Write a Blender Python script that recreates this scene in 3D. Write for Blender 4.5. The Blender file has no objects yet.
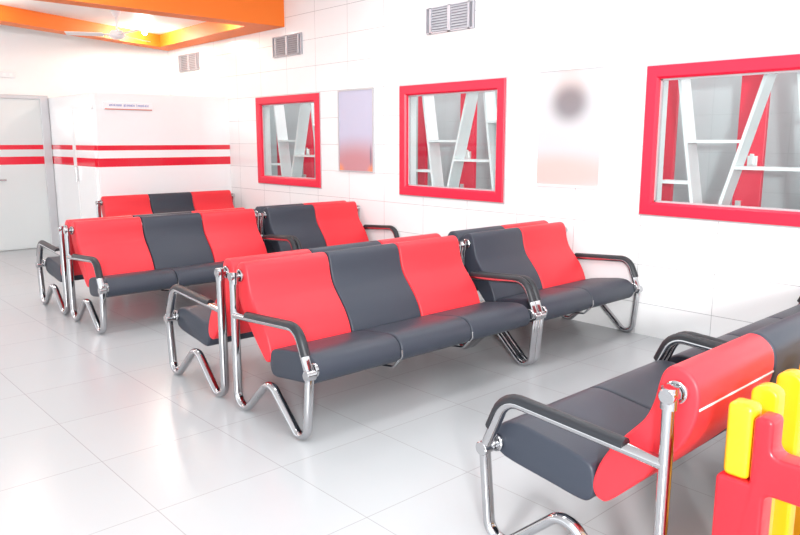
import bpy, bmesh, math
from mathutils import Vector, Matrix
PI = math.pi
S = bpy.context.scene
COL = S.collection

# ---------------------------------------------------------------- materials
def nodes(name):
    m = bpy.data.materials.new(name); m.use_nodes = True
    nt = m.node_tree
    return m, nt, nt.nodes['Principled BSDF']

def mat(name, col, rough=0.5, metal=0.0, spec=0.5, bump=0.0, bscale=200.0, coat=0.0, var=0.0):
    m, nt, b = nodes(name)
    b.inputs['Base Color'].default_value = (*col, 1)
    b.inputs['Roughness'].default_value = rough
    b.inputs['Metallic'].default_value = metal
    b.inputs['Specular IOR Level'].default_value = spec
    b.inputs['Coat Weight'].default_value = coat
    tc = nt.nodes.new('ShaderNodeTexCoord')
    if bump:
        n = nt.nodes.new('ShaderNodeTexNoise'); n.inputs['Scale'].default_value = bscale
        n.inputs['Detail'].default_value = 3
        bp = nt.nodes.new('ShaderNodeBump'); bp.inputs['Strength'].default_value = bump
        bp.inputs['Distance'].default_value = 0.002
        nt.links.new(tc.outputs['Object'], n.inputs['Vector'])
        nt.links.new(n.outputs['Fac'], bp.inputs['Height'])
        nt.links.new(bp.outputs['Normal'], b.inputs['Normal'])
    if var:
        n = nt.nodes.new('ShaderNodeTexNoise'); n.inputs['Scale'].default_value = 3
        r = nt.nodes.new('ShaderNodeMapRange')
        r.inputs['To Min'].default_value = rough - var; r.inputs['To Max'].default_value = rough + var
        nt.links.new(tc.outputs['Object'], n.inputs['Vector'])
        nt.links.new(n.outputs['Fac'], r.inputs['Value'])
        nt.links.new(r.outputs['Result'], b.inputs['Roughness'])
    return m

def emis(name, col, st):
    m, nt, b = nodes(name)
    b.inputs['Base Color'].default_value = (*col, 1)
    b.inputs['Emission Color'].default_value = (*col, 1)
    b.inputs['Emission Strength'].default_value = st
    return m

def tile_mat(name, base, grout, ax, w, h, ou, ov, mortar, rough, spec=0.5, var=0.02):
    """rectangular tiles with thin joints; ax = which two object axes span the surface"""
    m, nt, b = nodes(name)
    tc = nt.nodes.new('ShaderNodeTexCoord'); sp = nt.nodes.new('ShaderNodeSeparateXYZ')
    cb = nt.nodes.new('ShaderNodeCombineXYZ'); mp = nt.nodes.new('ShaderNodeMapping')
    br = nt.nodes.new('ShaderNodeTexBrick')
    nt.links.new(tc.outputs['Object'], sp.inputs[0])
    nt.links.new(sp.outputs['XYZ'.index(ax[0])], cb.inputs[0])
    nt.links.new(sp.outputs['XYZ'.index(ax[1])], cb.inputs[1])
    nt.links.new(cb.outputs[0], mp.inputs['Vector'])
    mp.inputs['Location'].default_value = (-ou + 40 * w, -ov + 40 * h, 0)
    br.offset = 0; br.squash = 1
    br.inputs['Scale'].default_value = 1
    br.inputs['Brick Width'].default_value = w; br.inputs['Row Height'].default_value = h
    br.inputs['Mortar Size'].default_value = mortar; br.inputs['Mortar Smooth'].default_value = 0.2
    br.inputs['Color1'].default_value = (*base, 1)
    br.inputs['Color2'].default_value = (*[c * (1 - var) for c in base], 1)
    br.inputs['Mortar'].default_value = (*grout, 1)
    nt.links.new(mp.outputs[0], br.inputs['Vector'])
    nt.links.new(br.outputs['Color'], b.inputs['Base Color'])
    b.inputs['Roughness'].default_value = rough
    b.inputs['Specular IOR Level'].default_value = spec
    return m

def stripe_mat(name, base, red, rough):
    """white laminate with a thin and a broad red band at fixed heights"""
    m, nt, b = nodes(name)
    tc = nt.nodes.new('ShaderNodeTexCoord'); sp = nt.nodes.new('ShaderNodeSeparateXYZ')
    nt.links.new(tc.outputs['Object'], sp.inputs[0])
    def band(lo, hi):
        a = nt.nodes.new('ShaderNodeMath'); a.operation = 'COMPARE'
        a.inputs[1].default_value = (lo + hi) / 2; a.inputs[2].default_value = (hi - lo) / 2
        nt.links.new(sp.outputs[2], a.inputs[0]); return a
    a, c = band(1.372, 1.434), band(1.170, 1.276)
    s = nt.nodes.new('ShaderNodeMath'); s.operation = 'MAXIMUM'
    nt.links.new(a.outputs[0], s.inputs[0]); nt.links.new(c.outputs[0], s.inputs[1])
    mx = nt.nodes.new('ShaderNodeMix'); mx.data_type = 'RGBA'
    mx.inputs[6].default_value = (*base, 1); mx.inputs[7].default_value = (*red, 1)
    nt.links.new(s.outputs[0], mx.inputs[0]); nt.links.new(mx.outputs[2], b.inputs['Base Color'])
    b.inputs['Roughness'].default_value = rough
    return m

def glass_mat(name, tint=(0.93, 0.96, 0.96), refl=1.0):
    m = bpy.data.materials.new(name); m.use_nodes = True; nt = m.node_tree
    nt.nodes.clear()
    o = nt.nodes.new('ShaderNodeOutputMaterial'); mx = nt.nodes.new('ShaderNodeMixShader')
    t = nt.nodes.new('ShaderNodeBsdfTransparent'); g = nt.nodes.new('ShaderNodeBsdfGlossy')
    lw = nt.nodes.new('ShaderNodeLayerWeight')
    pw = nt.nodes.new('ShaderNodeMath'); pw.operation = 'POWER'; pw.inputs[1].default_value = 5
    f = nt.nodes.new('ShaderNodeMath'); f.operation = 'MULTIPLY_ADD'; f.inputs[1].default_value = .35; f.inputs[2].default_value = .02
    nt.links.new(lw.outputs['Facing'], pw.inputs[0]); nt.links.new(pw.outputs[0], f.inputs[0])
    t.inputs['Color'].default_value = (*tint, 1); g.inputs['Roughness'].default_value = 0.02
    nt.links.new(f.outputs[0], mx.inputs[0]); nt.links.new(t.outputs[0], mx.inputs[1])
    nt.links.new(g.outputs[0], mx.inputs[2]); nt.links.new(mx.outputs[0], o.inputs[0])
    return m

M = {}
M['black'] = mat('charcoal vinyl', (0.034, 0.041, 0.058), 0.43, spec=0.4, bump=0.25, bscale=260)
M['red'] = mat('red vinyl', (0.80, 0.030, 0.043), 0.42, spec=0.4, bump=0.2, bscale=260)
M['pad'] = mat('black arm rubber', (0.014, 0.016, 0.021), 0.42, bump=0.2, bscale=200)
M['chrome'] = mat('chrome tube', (0.52, 0.52, 0.535), 0.07, metal=1.0)
M['edge_strip'] = mat('pale piping', (.75, .72, .70), .4)
M['steel'] = mat('satin steel', (0.62, 0.62, 0.63), 0.25, metal=1.0)
M['frame_red'] = mat('red window paint', (0.80, 0.012, 0.05), 0.35, var=0.05)
M['alu'] = mat('grey aluminium edge', (0.55, 0.55, 0.57), 0.35, metal=0.4)
M['white'] = mat('white paint', (0.86, 0.86, 0.86), 0.5, bump=0.03, bscale=80)
M['lam'] = mat('white laminate', (0.82, 0.83, 0.84), 0.25)
M['shelf'] = mat('white shelf board', (0.80, 0.82, 0.82), 0.35)
M['orange'] = mat('orange paint', (0.90, 0.19, 0.012), 0.55, bump=0.03, bscale=80)
M['stripe'] = stripe_mat('striped laminate', (0.86, 0.86, 0.87), (0.74, 0.012, 0.035), 0.12)
M['doorstripe'] = stripe_mat('striped door laminate', (0.66, 0.69, 0.69), (0.74, 0.012, 0.035), 0.10)
M['floor'] = tile_mat('floor tiles', (0.455, 0.472, 0.485), (0.33, 0.33, 0.33), 'XY', 0.6, 0.62, 1.11, 2.08, 0.0022, 0.24, spec=0.3, var=0.02)
M['walltile'] = tile_mat('white wall tiles', (0.88, 0.88, 0.88), (0.42, 0.42, 0.43), 'YZ', 0.6, 0.3, 2.24, 0.25, 0.0022, 0.18, var=0.0)
M['backtile'] = tile_mat('grey back room tiles', (0.52, 0.55, 0.56), (0.47, 0.50, 0.51), 'YZ', 0.6, 0.3, 2.1, 0.2, 0.004, 0.12)
M['glass'] = glass_mat('window glass')
M['vent'] = mat('vent aluminium', (0.46, 0.46, 0.50), 0.4, metal=0.2)
M['ventdark'] = mat('vent recess', (0.20, 0.20, 0.22), 0.6)
M['yellow'] = mat('yellow moulded plastic', (0.80, 0.41, 0.010), 0.30, bump=0.05, bscale=60)
M['redplastic'] = mat('red moulded plastic', (0.64, 0.014, 0.026), 0.28, bump=0.05, bscale=60)
M['fan'] = mat('white fan enamel', (0.85, 0.85, 0.87), 0.3)
M['blue'] = mat('blue lettering', (0.10, 0.16, 0.55), 0.5)
M['underline'] = mat('brick red underline', (0.60, 0.16, 0.10), 0.5)
M['signface'] = mat('sign face', (0.85, 0.86, 0.88), 0.4)
M['bulb'] = emis('lit bulb', (1.0, 0.90, 0.72), 60.0)
M['latch'] = mat('latch metal', (0.75, 0.75, 0.73), 0.3, metal=0.6)

# ---------------------------------------------------------------- mesh helpers
def obj(name, bm, m, parent=None, smooth=False, loc=None):
    me = bpy.data.meshes.new(name)
    bmesh.ops.recalc_face_normals(bm, faces=bm.faces[:])
    bm.to_mesh(me); bm.free()
    if m: me.materials.append(m)
    if smooth:
        for p in me.polygons: p.use_smooth = True
        try: me.set_sharp_from_angle(angle=math.radians(40))
        except Exception: pass
    return link(name, me, parent, loc)

def link(name, me, parent=None, loc=None):
    o = bpy.data.objects.new(name, me); COL.objects.link(o)
    if parent: o.parent = parent
    if loc: o.location = loc
    return o

def box(bm, x0, x1, y0, y1, z0, z1, bev=0.0, seg=2):
    t = bmesh.new()
    bmesh.ops.create_cube(t, size=1)
    bmesh.ops.scale(t, vec=(x1 - x0, y1 - y0, z1 - z0), verts=t.verts)
    bmesh.ops.translate(t, vec=((x0 + x1) / 2, (y0 + y1) / 2, (z0 + z1) / 2), verts=t.verts)
    if bev: bmesh.ops.bevel(t, geom=t.edges[:], offset=bev, segments=seg, profile=0.5, affect='EDGES')
    merge(bm, t)

def merge(bm, t, mtx=None):
    if mtx is not None: bmesh.ops.transform(t, matrix=mtx, verts=t.verts)
    vm = {v: bm.verts.new(v.co) for v in t.verts}
    for f in t.faces:
        try: bm.faces.new([vm[v] for v in f.verts])
        except ValueError: pass
    t.free()

def boxes(name, lst, m, parent=None, bev=0.0, smooth=False, seg=2):
    bm = bmesh.new()
    for b in lst: box(bm, *b, bev=bev, seg=seg)
    return obj(name, bm, m, parent, smooth)

def cyl(bm, p0, p1, r0, r1=None, n=20, bev=0.0):
    r1 = r0 if r1 is None else r1
    p0, p1 = Vector(p0), Vector(p1); d = p1 - p0
    prof = [(0, r0), (1, r1)]
    q = d.to_track_quat('Z', 'Y'); L = d.length
    st = [(0, r0), (L, r1)] if not bev else [(0, r0 - bev), (bev, r0), (L - bev, r1), (L, r1 - bev)]
    rings = []
    for z, r in st:
        rings.append([bm.verts.new(p0 + q @ Vector((r * math.cos(2 * PI * i / n), r * math.sin(2 * PI * i / n), z))) for i in range(n)])
    for a, b in zip(rings, rings[1:]):
        for i in range(n): bm.faces.new((a[i], a[(i + 1) % n], b[(i + 1) % n], b[i]))
    bm.faces.new(rings[0]); bm.faces.new(rings[-1])

def catmull(pts, n=5):
    out = []; N = len(pts)
    for i in range(N):
        p0, p1, p2, p3 = (Vector(pts[(i + k) % N]) for k in (-1, 0, 1, 2))
        for k in range(n):
            t = k / n
            out.append(0.5 * ((2 * p1) + (p2 - p0) * t + (2 * p0 - 5 * p1 + 4 * p2 - p3) * t * t + (3 * p1 - p0 - 3 * p2 + p3) * t ** 3))
    return out

def fillet(pts, rad, seg=10):
    """open 2D polyline with rounded corners; rad per inner corner"""
    P = [Vector(p) for p in pts]; out = [P[0]]
    for i in range(1, len(P) - 1):
        a = (P[i - 1] - P[i]).normalized(); b = (P[i + 1] - P[i]).normalized()
        ang = a.angle(b); r = rad[i - 1]
        t = r / math.tan(ang / 2); c = P[i] + (a + b).normalized() * (r / math.sin(ang / 2))
        s = P[i] + a * t - c; e = P[i] + b * t - c
        a0 = math.atan2(s.y, s.x); a1 = math.atan2(e.y, e.x)
        da = (a1 - a0 + PI) % (2 * PI) - PI
        for k in range(seg + 1):
            th = a0 + da * k / seg
            out.append(c + Vector((math.cos(th), math.sin(th))) * r)
    out.append(P[-1]); return out

def sweep(bm, path, sect, x=0.0, cap=True):
    """path: 2D points in the YZ plane; sect: list of (across X, along in-plane normal)"""
    rings = []
    n = len(path)
    for i, p in enumerate(path):
        t = (path[min(i + 1, n - 1)] - path[max(i - 1, 0)]).normalized()
        nn = Vector((-t.y, t.x))
        rings.append([bm.verts.new((x + u, p.x + nn.x * v, p.y + nn.y * v)) for u, v in sect])
    k = len(sect)
    for a, b in zip(rings, rings[1:]):
        for i in range(k): bm.faces.new((a[i], a[(i + 1) % k], b[(i + 1) % k], b[i]))
    if cap: bm.faces.new(rings[0]); bm.faces.new(rings[-1])

def ell(rx, ry, n=18):
    return [(rx * math.cos(2 * PI * i / n), ry * math.sin(2 * PI * i / n)) for i in range(n)]

def loft(bm, prof, x0, x1, re):
    """closed 2D profile (y,z) extruded along X with rounded ends"""
    N = len(prof)
    nor = []
    area = sum(prof[i].x * prof[(i + 1) % N].y - prof[(i + 1) % N].x * prof[i].y for i in range(N))
    sg = 1 if area > 0 else -1
    for i in range(N):
        t = (prof[(i + 1) % N] - prof[i - 1]).normalized()
        nor.append(Vector((t.y, -t.x)) * sg)
    st = []
    for k in range(5):
        a = PI / 2 * k / 4
        st.append((x0 + re * (1 - math.sin(a)), re * (1 - math.cos(a))))
    st = [(x0 + re * (1 - math.cos(PI / 2 * k / 4)), re * (1 - math.sin(PI / 2 * k / 4))) for k in range(5)]
    st += [(x1 - (s[0] - x0), s[1]) for s in reversed(st)]
    rings = [[bm.verts.new((x, p.x - q.x * ins, p.y - q.y * ins)) for p, q in zip(prof, nor)] for x, ins in st]
    for a, b in zip(rings, rings[1:]):
        for i in range(N): bm.faces.new((a[i], a[(i + 1) % N], b[(i + 1) % N], b[i]))
    bm.faces.new(rings[0]); bm.faces.new(rings[-1])

def thing(name, label, cat, loc=(0, 0, 0), rz=0.0, group=None):
    o = bpy.data.objects.new(name, None); COL.objects.link(o)
    o.location = loc; o.rotation_euler = (0, 0, rz); o.empty_display_size = 0.1
    return tag(o, label, cat, group)

def tag(o, label, cat, group=None):
    o['label'] = label; o['category'] = cat
    if group: o['group'] = group
    return o

def struct(o):
    o['kind'] = 'structure'; return o

# ---------------------------------------------------------------- the room shell
WX = 5.08          # right wall
FY = 10.9          # far wall
CZ = 3.25          # ceiling
BX = 5.86          # wall of the room behind
struct(boxes('floor', [(-4, 8.0, -3.2, 11.1, -0.1, 0.0)], M['floor']))

WINS = [(6.97, 8.35), (4.195, 5.575), (1.465, 2.845)]      # y ranges, far to near
WZ0, WZ1 = 0.943, 2.037
lst = [(WX, WX + 0.12, -3.2, 11.1, 0, WZ0 + .03), (WX, WX + 0.12, -3.2, 11.1, WZ1 - .03, CZ)]
ys = [-3.2] + [v for w in reversed(WINS) for v in (w[0] + .03, w[1] - .03)] + [11.1]
for a, b in zip(ys[0::2], ys[1::2]): lst.append((WX, WX + 0.12, a, b, WZ0 + .03, WZ1 - .03))
struct(boxes('wall_right', lst, M['walltile']))
struct(boxes('wall_far', [(-4, WX, FY, FY + 0.12, 0, CZ)], M['white']))
struct(boxes('ceiling', [(-4.1, WX + .12, -3.2, 7.64, CZ, CZ + .1), (-4.1, WX + .12, 7.64, 11.1, CZ, CZ + .1),
                         (0.3, WX, 7.75, 10.85, 3.02, 3.06), (WX + .12, BX + .1, -3.2, 11.1, CZ, CZ + .1)], M['white']))
# hanging orange ring of the ceiling recess
RZ = 2.845
outer = [(0.2, 7.64), (WX, 7.66), (WX, 10.87), (0.2, 8.78)]
inner = [(0.5, 7.84), (4.70, 7.93), (4.79, 10.51), (0.5, 8.57)]
bm = bmesh.new()
def ringface(pa, pb, za, zb):
    va = [bm.verts.new((*p, za)) for p in pa]; vb = [bm.verts.new((*p, zb)) for p in pb]
    for i in range(4): bm.faces.new((va[i], va[(i + 1) % 4], vb[(i + 1) % 4], vb[i]))
ringface(outer, inner, RZ, RZ); ringface(outer, outer, RZ, CZ); ringface(inner, inner, RZ, CZ); ringface(outer, inner, CZ, CZ)
bmesh.ops.remove_doubles(bm, verts=bm.verts[:], dist=1e-4)
struct(obj('trim_1', bm, M['orange']))

# partition of striped laminate at the back with its return side
struct(boxes('wall_partition', [(3.28, WX, 9.1, 9.16, 0, 2.07)], M['stripe']))
struct(boxes('wall_return', [(3.28, 3.34, 9.16, FY, 0, 2.07)], M['stripe']))
bm = bmesh.new()
d2 = struct(boxes('door_2', [(3.262, 3.28, 9.18, 9.83, 0.0, 1.88)], M['stripe']))
boxes('door_frame', [(3.255, 3.28, 9.83, 9.93, 0, 1.94), (3.255, 3.28, 9.13, 9.83, 1.88, 1.94)], M['lam'], d2)
h = bmesh.new(); box(h, 3.225, 3.262, 9.79, 9.815, 0.97, 1.16, bev=0.005); obj('door_handle', h, M['steel'], d2)

d1 = struct(boxes('door_1', [(2.30, 3.17, FY - 0.035, FY, 0.012, 2.05)], M['doorstripe']))
boxes('door_frame', [(3.17, 3.275, FY - 0.06, FY, 0, 2.10), (2.2, 2.30, FY - 0.06, FY, 0, 2.10), (2.30, 3.17, FY - 0.06, FY, 2.05, 2.10)], M['alu'], d1, bev=0.004)
h = bmesh.new(); box(h, 2.50, 2.66, FY - 0.085, FY - 0.065, 0.955, 0.98, bev=0.006); box(h, 2.50, 2.54, FY - 0.07, FY - 0.034, 0.92, 1.01, bev=0.005)
obj('door_handle', h, M['steel'], d1)
struct(boxes('trim_2', [(-4, 2.2, FY - 0.012, FY, 1.372, 1.434), (-4, 2.2, FY - 0.012, FY, 1.17, 1.276)], M['frame_red']))

pl = thing('wall_plate', 'small pale rectangular plate on the far wall above the left door', 'plate', (2.80, FY, 2.36))
boxes('plate_body', [(-0.1, 0.1, -0.03, 0, -0.04, 0.04)], M['lam'], pl, bev=0.006)
for q in (-0.06, 0.02): boxes('switch', [(q, q + .04, -0.036, -0.029, -0.02, 0.02)], M['white'], pl)

# small name board on the partition
sg = thing('room_sign', 'small white name board with blue lettering and a red underline on the striped partition', 'sign', (3.685, 9.1, 1.91))
boxes('board', [(-0.305, 0.305, -0.02, 0, -0.045, 0.05)], M['signface'], sg, bev=0.003)
boxes('underline', [(-0.295, 0.30, -0.024, -0.0195, -0.042, -0.030)], M['underline'], sg)
xx = -0.24
for word in ('abcdcbabd', 'gcbdbacb', 'cdbabcaxd'):
    bm = bmesh.new()
    for ch in word:
        hh = {'a': .022, 'b': .022, 'c': .030, 'd': .022, 'g': .022, 'x': .030}[ch]
        zb = -0.008 if ch == 'g' else 0.0
        box(bm, xx, xx + 0.003, -0.0225, -0.0195, zb, hh)
        if ch in 'abdg': box(bm, xx + 0.009, xx + 0.012, -0.0225, -0.0195, zb, 0.022)
        if ch in 'acx': box(bm, xx, xx + 0.011, -0.0225, -0.0195, 0.0, 0.003)
        if ch in 'bdg': box(bm, xx, xx + 0.012, -0.0225, -0.0195, 0.018, 0.021)
        xx += 0.0175
    xx += 0.022
    obj('word', bm, M['blue'], sg)

# ---------------------------------------------------------------- room behind the windows
struct(boxes('wall_behind', [(BX, BX + .1, -0.6, 10.8, 0, CZ)], M['backtile']))

wname = ['far end of the wall', 'middle of the wall', 'near right']
WL = ['the far red window', 'the middle red window', 'the near right red window']
for k, (y0, y1) in enumerate(WINS):
    fw = 0.095
    bm = bmesh.new()
    # mitred casing
    def ring(o, i, x):
        return [bm.verts.new((x, yy, zz)) for yy, zz in ((y0 + o, WZ0 + o), (y1 - o, WZ0 + o), (y1 - o, WZ1 - o), (y0 + o, WZ1 - o))]
    X0, X1 = WX - 0.025, WX + 0.018
    seqs = [(0.0, WX), (0.0, X0 + 0.004), (0.004, X0), (fw - 0.015, X0), (fw, X0 + 0.015), (fw, X1), (0.035, X1)]
    rs = [ring(o, 0, x) for o, x in seqs]
    for a, b in zip(rs, rs[1:]):
        for i in range(4): bm.faces.new((a[i], a[(i + 1) % 4], b[(i + 1) % 4], b[i]))
    w = struct(obj('window_%d' % (k + 1), bm, M['frame_red']))
    t = 0.012
    boxes('edge_trim', [(WX - .008, WX, y0 - t, y0, WZ0 - t, WZ1 + t), (WX - .008, WX, y1, y1 + t, WZ0 - t, WZ1 + t),
                        (WX - .008, WX, y0, y1, WZ0 - t, WZ0), (WX - .008, WX, y0, y1, WZ1, WZ1 + t)], M['alu'], w)
    q = fw - .012
    boxes('lining', [(WX + .018, WX + .13, y0 + .035, y0 + fw, WZ0 + q, WZ1 - q), (WX + .018, WX + .13, y1 - fw, y1 - .035, WZ0 + q, WZ1 - q),
                     (WX + .018, WX + .13, y0 + .035, y1 - .035, WZ0 + .035, WZ0 + fw), (WX + .018, WX + .13, y0 + .035, y1 - .035, WZ1 - fw, WZ1 - .035)], M['shelf'], w)
    bd = 0.012
    boxes('glazing_bead', [(WX + .02, WX + .04, y0 + fw, y0 + fw + bd, WZ0 + fw, WZ1 - fw), (WX + .02, WX + .04, y1 - fw - bd, y1 - fw, WZ0 + fw, WZ1 - fw),
                           (WX + .02, WX + .04, y0 + fw, y1 - fw, WZ0 + fw, WZ0 + fw + bd), (WX + .02, WX + .04, y0 + fw, y1 - fw, WZ1 - fw - bd, WZ1 - fw)], M['alu'], w)
    boxes('pane', [(WX + .028, WX + .033, y0 + fw, y1 - fw, WZ0 + fw, WZ1 - fw)], M['glass'], w)

    # slanted display shelf standing in the opening behind the glass
    s = thing('display_shelf', 'white display shelf of slanted uprights behind the glass of ' + WL[k], 'shelf', (WX + 0.14, y1, 0.0), 0, 'slanted shelves behind the windows')
    zb, zt = WZ0 + 0.02, WZ1 - 0.02
    A, B = 0.0, 0.15
    zm0, zm1 = 1.04, 1.935
    def yat(top, bot, z): return bot + (top - bot) * (z - zm0) / (zm1 - zm0)
    # measured in the middle window (distance from its far edge)
    d1p = (-(5.575 - 5.40), -(5.575 - 5.245)); d2p = (-(5.575 - 4.79), -(5.575 - 5.035)); d3p = (-(5.575 - 4.58), -(5.575 - 4.445))
    th = 0.012
    for top, bot in (d1p, d2p, d3p):
        bm = bmesh.new()
        vs = []
        for x in (A, B):
            for z in (zb, zt):
                c = yat(top, bot, z)
                vs.append([bm.verts.new((x, c - th, z)), bm.verts.new((x, c + th, z))])
        (a0, a1), (b0, b1), (c0, c1), (e0, e1) = vs
        for f in ((a0, a1, b1, b0), (c0, c1, e1, e0), (a0, b0, e0, c0), (a1, b1, e1, c1), (a0, a1, c1, c0), (b0, b1, e1, e0)): bm.faces.new(f)
        obj('upright', bm, M['shelf'], s)
    L = -0.03; Rr = -(y1 - y0) + 0.03
    for z, ya, yb in ((1.49, yat(*d1p, 1.49), yat(*d2p, 1.49)), (1.305, yat(*d2p, 1.305), yat(*d3p, 1.305)),
                      (1.185, L, yat(*d1p, 1.185)), (1.667, yat(*d3p, 1.667), Rr)):
        boxes('shelf_board', [(A + .002, B, yb + th, ya - th, z - .011, z + .011)], M['shelf'], s)

    # red sliding sash beyond the shelf
    r = thing('sliding_sash', 'red sash with latches behind the shelf of ' + WL[k], 'window sash', (5.56, y1, 0.0), 0, 'red sashes behind the shelves')
    cm, cl = ((-0.42, 0.25), (-0.48, 0.19), (-0.583, 0.07))[k]
    for (q0, q1) in ((cl - .06, cl + .06), (cm - .10, cm + .10)):
        boxes('stile', [(0, 0.04, q0, q1, 0.0, 2.3)], M['frame_red'], r, bev=0.004)
    boxes('latch', [(-0.02, 0, cm - .065, cm + .005, 1.31, 1.385), (-0.032, -0.018, cm - .045, cm - .015, 1.32, 1.40)], M['latch'], r, bev=0.003)
    boxes('bolt', [(-0.02, 0, cm + .03, cm + .07, 1.0, 1.05)], M['latch'], r, bev=0.003)

# ---------------------------------------------------------------- wall pictures and vents
def poster_mat(name, kind):
    m, nt, b = nodes(name)
    tc = nt.nodes.new('ShaderNodeTexCoord')
    b.inputs['Roughness'].default_value = 0.35
    base = nt.nodes.new('ShaderNodeRGB')
    base.outputs[0].default_value = (0.54, 0.54, 0.68, 1) if kind == 0 else (0.60, 0.60, 0.62, 1)
    cur = base.outputs[0]
    def blob(cur, loc, scl, col, amt):
        mp = nt.nodes.new('ShaderNodeMapping')
        mp.inputs['Scale'].default_value = [1 / s for s in scl]
        mp.inputs['Location'].default_value = [-l / s for l, s in zip(loc, scl)]
        nt.links.new(tc.outputs['Object'], mp.inputs['Vector'])
        g = nt.nodes.new('ShaderNodeTexGradient'); g.gradient_type = 'SPHERICAL'
        nt.links.new(mp.outputs[0], g.inputs['Vector'])
        r = nt.nodes.new('ShaderNodeMapRange'); r.interpolation_type = 'SMOOTHSTEP'
        r.inputs['From Max'].default_value = 0.75; r.inputs['To Max'].default_value = amt
        nt.links.new(g.outputs[1], r.inputs['Value'])
        mx = nt.nodes.new('ShaderNodeMix'); mx.data_type = 'RGBA'
        nt.links.new(r.outputs[0], mx.inputs[0]); nt.links.new(cur, mx.inputs[6])
        mx.inputs[7].default_value = (*col, 1)
        return mx.outputs[2]
    if kind == 0:
        cur = blob(cur, (0, 0.0, -0.40), (1, 1.0, 0.40), (0.54, 0.24, 0.26), 0.95)
        cur = blob(cur, (0, 0.30, -0.43), (1, 0.12, 0.10), (0.85, 0.30, 0.14), 0.9)
        cur = blob(cur, (0, -0.29, -0.43), (1, 0.12, 0.10), (0.85, 0.30, 0.14), 0.9)
        cur = blob(cur, (0, -0.255, -0.27), (1, 0.022, 0.16), (0.16, 0.16, 0.22), 0.8)
    else:
        cur = blob(cur, (0, 0, 0.33), (1, 0.22, 0.26), (0.60, 0.48, 0.45), 0.7)
        cur = blob(cur, (0, 0, 0.20), (1, 0.26, 0.22), (0.15, 0.13, 0.145), 0.8)
        cur = blob(cur, (0, 0.1, -0.36), (1, 0.9, 0.22), (0.60, 0.46, 0.41), 0.75)
    nt.links.new(cur, b.inputs['Base Color'])
    return m

def poster(y0, y1, z0, z1, kind, label, name):
    t = thing(name, label, 'poster', (WX, (y0 + y1) / 2, (z0 + z1) / 2), 0)
    hy, hz = (y1 - y0) / 2, (z1 - z0) / 2
    boxes('print', [(-0.014, 0, -hy + .012, hy - .012, -hz + .012, hz - .012)], poster_mat('print %d' % kind, kind), t)
    f = 0.014
    fm = M['alu'] if kind == 0 else M['signface']
    boxes('frame', [(-0.022, 0, -hy, -hy + f, -hz, hz), (-0.022, 0, hy - f, hy, -hz, hz), (-0.022, 0, -hy + f, hy - f, hz - f, hz), (-0.022, 0, -hy + f, hy - f, -hz, -hz + f)], fm, t)
poster(5.99, 6.605, 1.15, 2.045, 0, 'framed lavender poster turning pink at its foot, between the far and middle red windows', 'wall_poster')
poster(3.20, 3.84, 1.115, 2.075, 1, 'pale poster with a dark blurred blob, between the middle and near red windows', 'wall_poster')

def vent(yc, label):
    t = thing('air_vent', label, 'vent', (WX, yc, 2.622), 0, 'louvred vents high on the tiled wall')
    W2, H2 = 0.31, 0.122
    boxes('backing', [(-0.006, 0, -W2, W2, -H2, H2)], M['ventdark'], t)
    boxes('vent_frame', [(-0.022, -0.005, -W2, -W2 + .014, -H2, H2), (-0.022, -0.005, W2 - .014, W2, -H2, H2), (-0.022, -0.005, -W2 + .014, W2 - .014, -H2, -H2 + .012),
                    (-0.022, -0.005, -W2 + .014, W2 - .014, H2 - .012, H2), (-0.022, -0.005, -0.02, 0.02, -H2, H2),
                    (-0.022, -0.005, -W2 + .05, -W2 + .075, -H2, H2), (-0.022, -0.005, W2 - .075, W2 - .05, -H2, H2)], M['vent'], t)
    for s in (-1, 1):
        bm = bmesh.new()
        ya, yb = sorted((s * 0.02, s * (W2 - .075)))
        for i in range(9):
            z = -H2 + .025 + i * 0.0245
            v = [bm.verts.new(p) for p in ((-0.020, ya, z - .008), (-0.020, yb, z - .008), (-0.007, yb, z + .010), (-0.007, ya, z + .010))]
            u = [bm.verts.new(p.co + Vector((0, 0, 0.003))) for p in v]
            bm.faces.new(v); bm.faces.new(u)
            for j in range(4): bm.faces.new((v[j], v[(j + 1) % 4], u[(j + 1) % 4], u[j]))
        obj('louvres', bm, M['vent'], t)
vent(4.89, 'louvred vent high on the tiled wall above the middle red window, nearest the camera')
vent(7.605, 'louvred vent above the far red window, beside the orange ceiling edge')
vent(10.19, 'louvred vent in the far corner under the orange ceiling, the farthest of the three')

# ---------------------------------------------------------------- waiting benches
GAP, SW = 0.045, 0.572
BACKP = catmull([(.020, .831), (.049, .809), (.064, .768), (.077, .705), (.104, .640), (.158, .575), (.214, .508), (.255, .436), (.277, .365), (.270, .325),
                 (.245, .308), (.212, .318), (.120, .412), (.030, .515), (-.030, .600), (-.056, .665), (-.066, .725), (-.058, .786), (-.022, .824)], 4)
SEATP = catmull([(.706, .405), (.704, .372), (.680, .342), (.620, .324), (.460, .304), (.330, .288), (.288, .298), (.270, .335), (.272, .390), (.292, .430),
                 (.360, .450), (.480, .468), (.580, .481), (.645, .476), (.688, .448)], 4)
TX, TY = 0.026, 0.0195
JY, JZ = .711, .360
def fr_path():
    c1, c2 = -0.030, -0.052
    for _ in range(12):
        p = fillet([(0, .745), (0, c1), (.345, .243), (.672, c2), (JY, JZ)], [.075, .080, .065], 10)
        m1 = min(q.y for q in p if q.x < .3); m2 = min(q.y for q in p if q.x > .45)
        c1 += TY - m1; c2 += TY - m2
    low = p[:-1]
    up = fillet([(JY, JZ), (.615, .577), (0.0, .537)], [.095], 14)
    return low, up
LOW, UP = fr_path()

CACHE = {}
def cached(key, name, fn, m, parent, x=0.0):
    if key not in CACHE:
        bm = bmesh.new(); fn(bm)
        o = obj(name, bm, m, parent, True)
        CACHE[key] = o.data
    else:
        o = link(name, CACHE[key], parent)
    o.location.x = x
    return o

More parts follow.
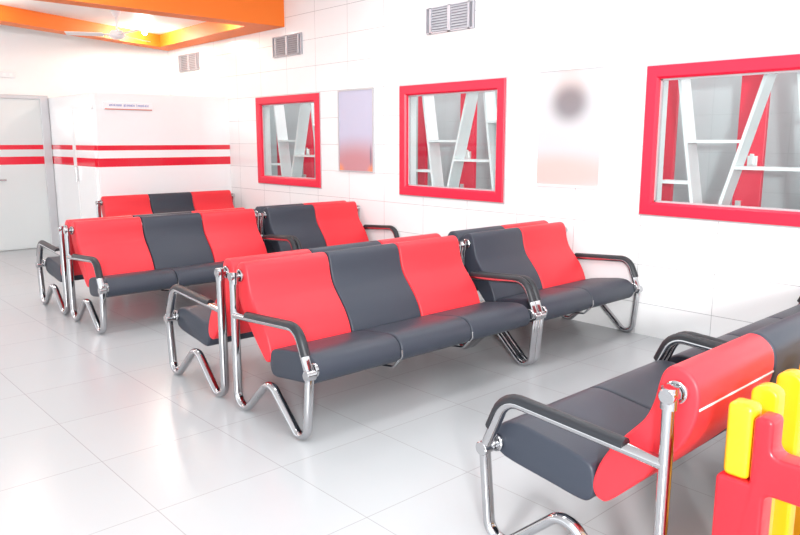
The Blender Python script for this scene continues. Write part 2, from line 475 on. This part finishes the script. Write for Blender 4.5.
def mk_frame(bm):
    sweep(bm, LOW + UP, ell(TX, TY))
    cyl(bm, (-.001, 0, .715), (-.001, 0, .782), TX, n=18)
def mk_pad(bm):
    # the pad lies along the outer side of the arm tube
    path = []
    acc = 0.0
    pts = UP
    for i, p in enumerate(pts):
        if i: acc += (pts[i] - pts[i - 1]).length
    # resample the arm between two stations
    tot = acc; s0, s1 = 0.095, tot - 0.135
    def at(s):
        a = 0.0
        for i in range(1, len(pts)):
            L = (pts[i] - pts[i - 1]).length
            if a + L >= s: return pts[i - 1].lerp(pts[i], (s - a) / L)
            a += L
        return pts[-1]
    path = [at(s0 + (s1 - s0) * i / 26) for i in range(27)]
    cs = []
    for i in range(9):
        th = PI * i / 8
        cs.append((0.0262 * math.cos(th), -0.006 - 0.028 * math.sin(th)))
    sweep(bm, path, cs)
def mk_conn_top(bm):       # end knob of the back rail, pointing towards +X
    cyl(bm, (-.0262, 0, .757), (.026, 0, .757), .0255, n=24, bev=.003)
    cyl(bm, (.020, 0, .757), (.040, 0, .757), .018, n=16)
    cyl(bm, (.030, 0, .757), (.047, 0, .757), .036, n=26, bev=.004)
def mk_conn_front(bm):
    cyl(bm, (-.0262, JY, JZ), (.026, JY, JZ), .027, n=24, bev=.003)
    cyl(bm, (.020, JY, JZ), (.040, JY - .01, JZ + .008), .018, n=16)
    cyl(bm, (.030, JY - .018, JZ + .015), (.049, JY - .018, JZ + .015), .036, n=24, bev=.004)

def bench(cx, yp, facing, cols, label, drop=.042):
    """yp: line of the posts; facing -1 looks to -Y, +1 to +Y; cols from left to right in the photo"""
    n = len(cols); Lh = (2 * GAP + n * SW) / 2
    t = thing('waiting_bench', label, 'bench', (cx, yp, 0), PI if facing < 0 else 0.0, 'red and black waiting room benches')
    order = cols if facing > 0 else cols[::-1]
    for s in (-1, 1):
        f = cached('frame', 'side_frame', mk_frame, M['chrome'], t, s * Lh)
        cached('pad', 'arm_pad', mk_pad, M['pad'], f)
        for nm, fn in (('back_knob', mk_conn_top), ('seat_knob', mk_conn_front)):
            o = cached(nm, nm, fn, M['chrome'], f)
            if s > 0: o.scale.x = -1
    for i, c in enumerate(order):
        xa = -Lh + GAP + i * SW
        cached('seat', 'seat', lambda bm: loft(bm, SEATP, .003, SW - .003, .012), M['black'], t, xa).location.z = -drop
        b = cached('back' + c, 'backrest', lambda bm: loft(bm, BACKP, .003, SW - .003, .012), M['red' if c == 'r' else 'black'], t, xa)
        if c == 'r': cached('edge_strip', 'edge_strip', lambda bm: cyl(bm, (.012, -.0640, .712), (SW - .012, -.0640, .712), .0045, n=8), M['edge_strip'], b)  # thin pale strip along the rear of the roll, red backs only
    for i in range(1, n):
        xa = -Lh + GAP + i * SW
        def br(bm):
            p = fillet([(.690, .352), (.640, .298), (.40, .268), (.27, .315)], [.03, .05], 6)
            sweep(bm, p, ell(.013, .006, 10))
            q = fillet([(.708, .408), (.7115, .372), (.684, .338)], [.02], 5)
            sweep(bm, q, ell(.005, .004, 8))
        cached('bracket', 'seat_bracket', br, M['chrome'], t, xa).location.z = -drop
        cached('tie', 'rail_tie', lambda bm: cyl(bm, (-.004, -.003, .757), (.004, -.003, .757), .055, n=24), M['chrome'], t, xa)
    return t

L3, L2 = 2 * GAP + 3 * SW, 2 * GAP + 2 * SW
PD = 0.075          # half distance of two back-to-back posts
def c3(x0): return x0 + L3 / 2
def c2(x0): return x0 + L2 / 2
YA, YC, YE, YF = 3.595, 6.34, 8.85, 0.968
A0, B0 = 1.955, 3.815
bench(c3(A0), YA - PD, -1, 'rbr', 'large three-seat bench mid-room facing the camera, with red, black and red backs')
bench(c3(A0), YA + PD, 1, 'rbr', 'three-seat bench facing away, back to back behind the large middle three-seat bench')
bench(c2(B0), YA - PD, -1, 'br', 'two-seat bench, black and red backs, against the tiled wall below the pale poster')
bench(c2(B0), YA + PD, 1, 'br', 'two-seat bench facing away behind the black and red one below the pale poster')
C0, D0 = 1.958, 3.818
bench(c3(C0), YC - PD, -1, 'rbr', 'three-seat bench of the second row at left facing the camera, red, black and red backs')
bench(c3(C0), YC + PD, 1, 'rbr', 'three-seat bench facing away, back to back behind the left bench of the second row')
bench(c2(D0), YC - PD, -1, 'br', 'two-seat bench, black and red backs, against the wall below the lavender poster')
bench(c2(D0), YC + PD, 1, 'br', 'two-seat bench facing away behind the one below the lavender poster')
bench(c3(3.145), YE, -1, 'rbr', 'farthest three-seat bench in front of the striped partition')
bench(c2(1.96), YF, 1, 'rb', 'nearest bench seen from behind, red and black rolled back, beside the yellow and red fence', .008)
bench(c3(3.248), YF, 1, 'rbr', 'bench seen from behind at the right edge, between the nearest bench and the tiled wall', .015)

# ---------------------------------------------------------------- play fence at lower right
rp = thing('play_fence', 'red and yellow plastic play fence with round-topped pickets, lower right corner', 'fence', (2.0, 0.735, 0), 0)
def rbox(name, b, m, label, bev=0.012):
    o = boxes(name, [b], m, rp, bev=bev, smooth=True, seg=3); o['label'] = label; return o
prof = fillet([(.03, 0), (.092, 0), (.092, .556), (.0, .556), (.0, .754), (-.052, .754), (-.052, .648), (-1.1, .648), (-1.1, .535), (-.042, .535), (-.042, 0), (.029, 0)],
              [.006, .016, .006, .016, .016, .028, .012, .012, .022, .006], 5)
bm = bmesh.new(); loft(bm, prof[:-1], -.02, .062, .012)
o = obj('front_panel', bm, M['redplastic'], rp, True); o['label'] = 'red moulded post with stub and top rail'
rbox('bottom_rail', (-.02, .05, -1.0, -.04, .05, .17), M['redplastic'], 'red bottom rail', .012)
for yy in (-.36, -.70, -1.04):
    rbox('upright', (-.016, .05, yy, yy + .06, .05, .56), M['redplastic'], 'red upright', .012)
def arch(bm, x0, x1, y0, y1, z0, z1):
    yc, r = (y0 + y1) / 2, (y1 - y0) / 2
    pts = [Vector((y0, z0)), Vector((y1, z0))]
    for i in range(13):
        th = PI * i / 12
        pts.append(Vector((yc + r * math.cos(th), z1 - r * .75 + r * .75 * math.sin(th))))
    loft(bm, pts, x0, x1, 0.010)
rbox('corner_cap', (-.015, .06, .004, .078, .556, .776), M['yellow'], 'yellow corner cap', .018)
for i in range(6):
    x = .13 + i * .19
    bm = bmesh.new(); arch(bm, x, x + .062, -.006, .072, 0.0, .795)
    o = obj('picket', bm, M['yellow'], rp, True); o['label'] = 'yellow round-topped picket'
rbox('rail', (.06, 1.25, .0, .045, .42, .54), M['yellow'], 'yellow rail')
rbox('rail', (.06, 1.25, .0, .045, .06, .16), M['yellow'], 'yellow rail')

# ---------------------------------------------------------------- ceiling fan and lamps in the recess
fan = thing('ceiling_fan', 'white three-blade ceiling fan hanging in the orange ceiling recess', 'fan', (3.57, 9.0, 3.02))
bm = bmesh.new(); cyl(bm, (0, 0, -.06), (0, 0, 0), .03, .06); obj('canopy', bm, M['fan'], fan, True)
bm = bmesh.new(); cyl(bm, (0, 0, -.24), (0, 0, -.05), .012); obj('down_rod', bm, M['fan'], fan, True)
bm = bmesh.new(); cyl(bm, (0, 0, -.30), (0, 0, -.22), .10, .075, bev=.015); cyl(bm, (0, 0, -.32), (0, 0, -.30), .05, .08); obj('motor', bm, M['fan'], fan, True)
for ang in (152, 272, 32):
    bm = bmesh.new()
    t = bmesh.new(); box(t, .08, .18, -.02, .02, -.272, -.266)
    box(t, .16, .58, -.065, .065, -.274, -.267, bev=.003)
    merge(bm, t, Matrix.Rotation(math.radians(ang), 4, 'Z') @ Matrix.Translation((0, 0, -.27)) @ Matrix.Rotation(math.radians(10), 4, 'X') @ Matrix.Translation((0, 0, .27)))
    obj('blade', bm, M['fan'], fan)

def cove(x, y, label, energy):
    t = thing('recess_lamp', label, 'lamp', (x, y, 3.02), 0, 'lamps in the orange ceiling recess')
    bm = bmesh.new(); cyl(bm, (0, 0, -.03), (0, 0, 0), .035, .045); obj('lamp_holder', bm, M['fan'], t, True)
    bm = bmesh.new(); bmesh.ops.create_uvsphere(bm, u_segments=16, v_segments=10, radius=.035)
    bmesh.ops.translate(bm, vec=(0, 0, -.062), verts=bm.verts); obj('bulb', bm, M['bulb'], t, True)
    l = bpy.data.lights.new('recess_glow', 'POINT'); l.energy = energy; l.color = (1, .93, .82); l.shadow_soft_size = .05
    lo = bpy.data.objects.new('recess_glow', l); COL.objects.link(lo); lo.location = (x, y, 2.90)
cove(4.35, 10.0, 'glowing lamp in the far right corner of the orange ceiling recess', 28)
cove(4.55, 8.25, 'glowing lamp at the near right corner of the orange ceiling recess', 3)
cove(2.1, 8.95, 'glowing lamp at the left end of the orange ceiling recess', 14)

# ---------------------------------------------------------------- light
def area(name, loc, size, energy, rot=(0, 0, 0), col=(1, 1, 1)):
    l = bpy.data.lights.new(name, 'AREA'); l.shape = 'RECTANGLE'; l.size, l.size_y = size
    l.energy = energy; l.color = col
    o = bpy.data.objects.new(name, l); COL.objects.link(o); o.location = loc; o.rotation_euler = rot
    return o
for x, y, e in ((2.2, 2.6, 55), (4.2, 2.9, 50), (2.2, 5.2, 50), (4.2, 5.0, 50), (2.2, 7.0, 50), (0.2, 9.6, 190), (1.2, 7.6, 110), (0.4, 0.6, 45), (3.3, 0.2, 45)):  # overhead lamps; those at the far end are added to brighten the far wall
    area('ceiling_light', (x, y, 3.22), (1.2, .6), e * .27)
area('added_fill_light', (-1.6, -2.2, 2.1), (.6, .4), 350, (PI / 2 - math.radians(12), 0, -math.radians(47)))  # added flash-like fill behind the camera, lightens the floor under the benches
area('back_room_light', (5.52, 4.8, 3.1), (.4, 9), 75)

w = bpy.data.worlds.new('World'); S.world = w; w.use_nodes = True
w.node_tree.nodes['Background'].inputs[0].default_value = (.95, .98, 1, 1)
w.node_tree.nodes['Background'].inputs[1].default_value = 1.5

# ---------------------------------------------------------------- camera
f = 721.0
pitch = math.atan2(127.5, f); az = math.atan2(665.7, f / math.cos(pitch))
cam = bpy.data.cameras.new('camera'); co = bpy.data.objects.new('camera', cam); COL.objects.link(co)
cam.sensor_width = 36; cam.lens = f / 800 * 36; cam.clip_start = .05
co.location = (0, 0, 1.5); co.rotation_euler = (PI / 2 - pitch, 0, -az)
S.camera = co

S.view_settings.view_transform = 'Standard'; S.view_settings.look = 'None'
S.view_settings.gamma = 1; S.view_settings.use_curve_mapping = False
S.view_settings.exposure = 0.3
S.cycles.use_denoising = True
S.cycles.max_bounces = 10
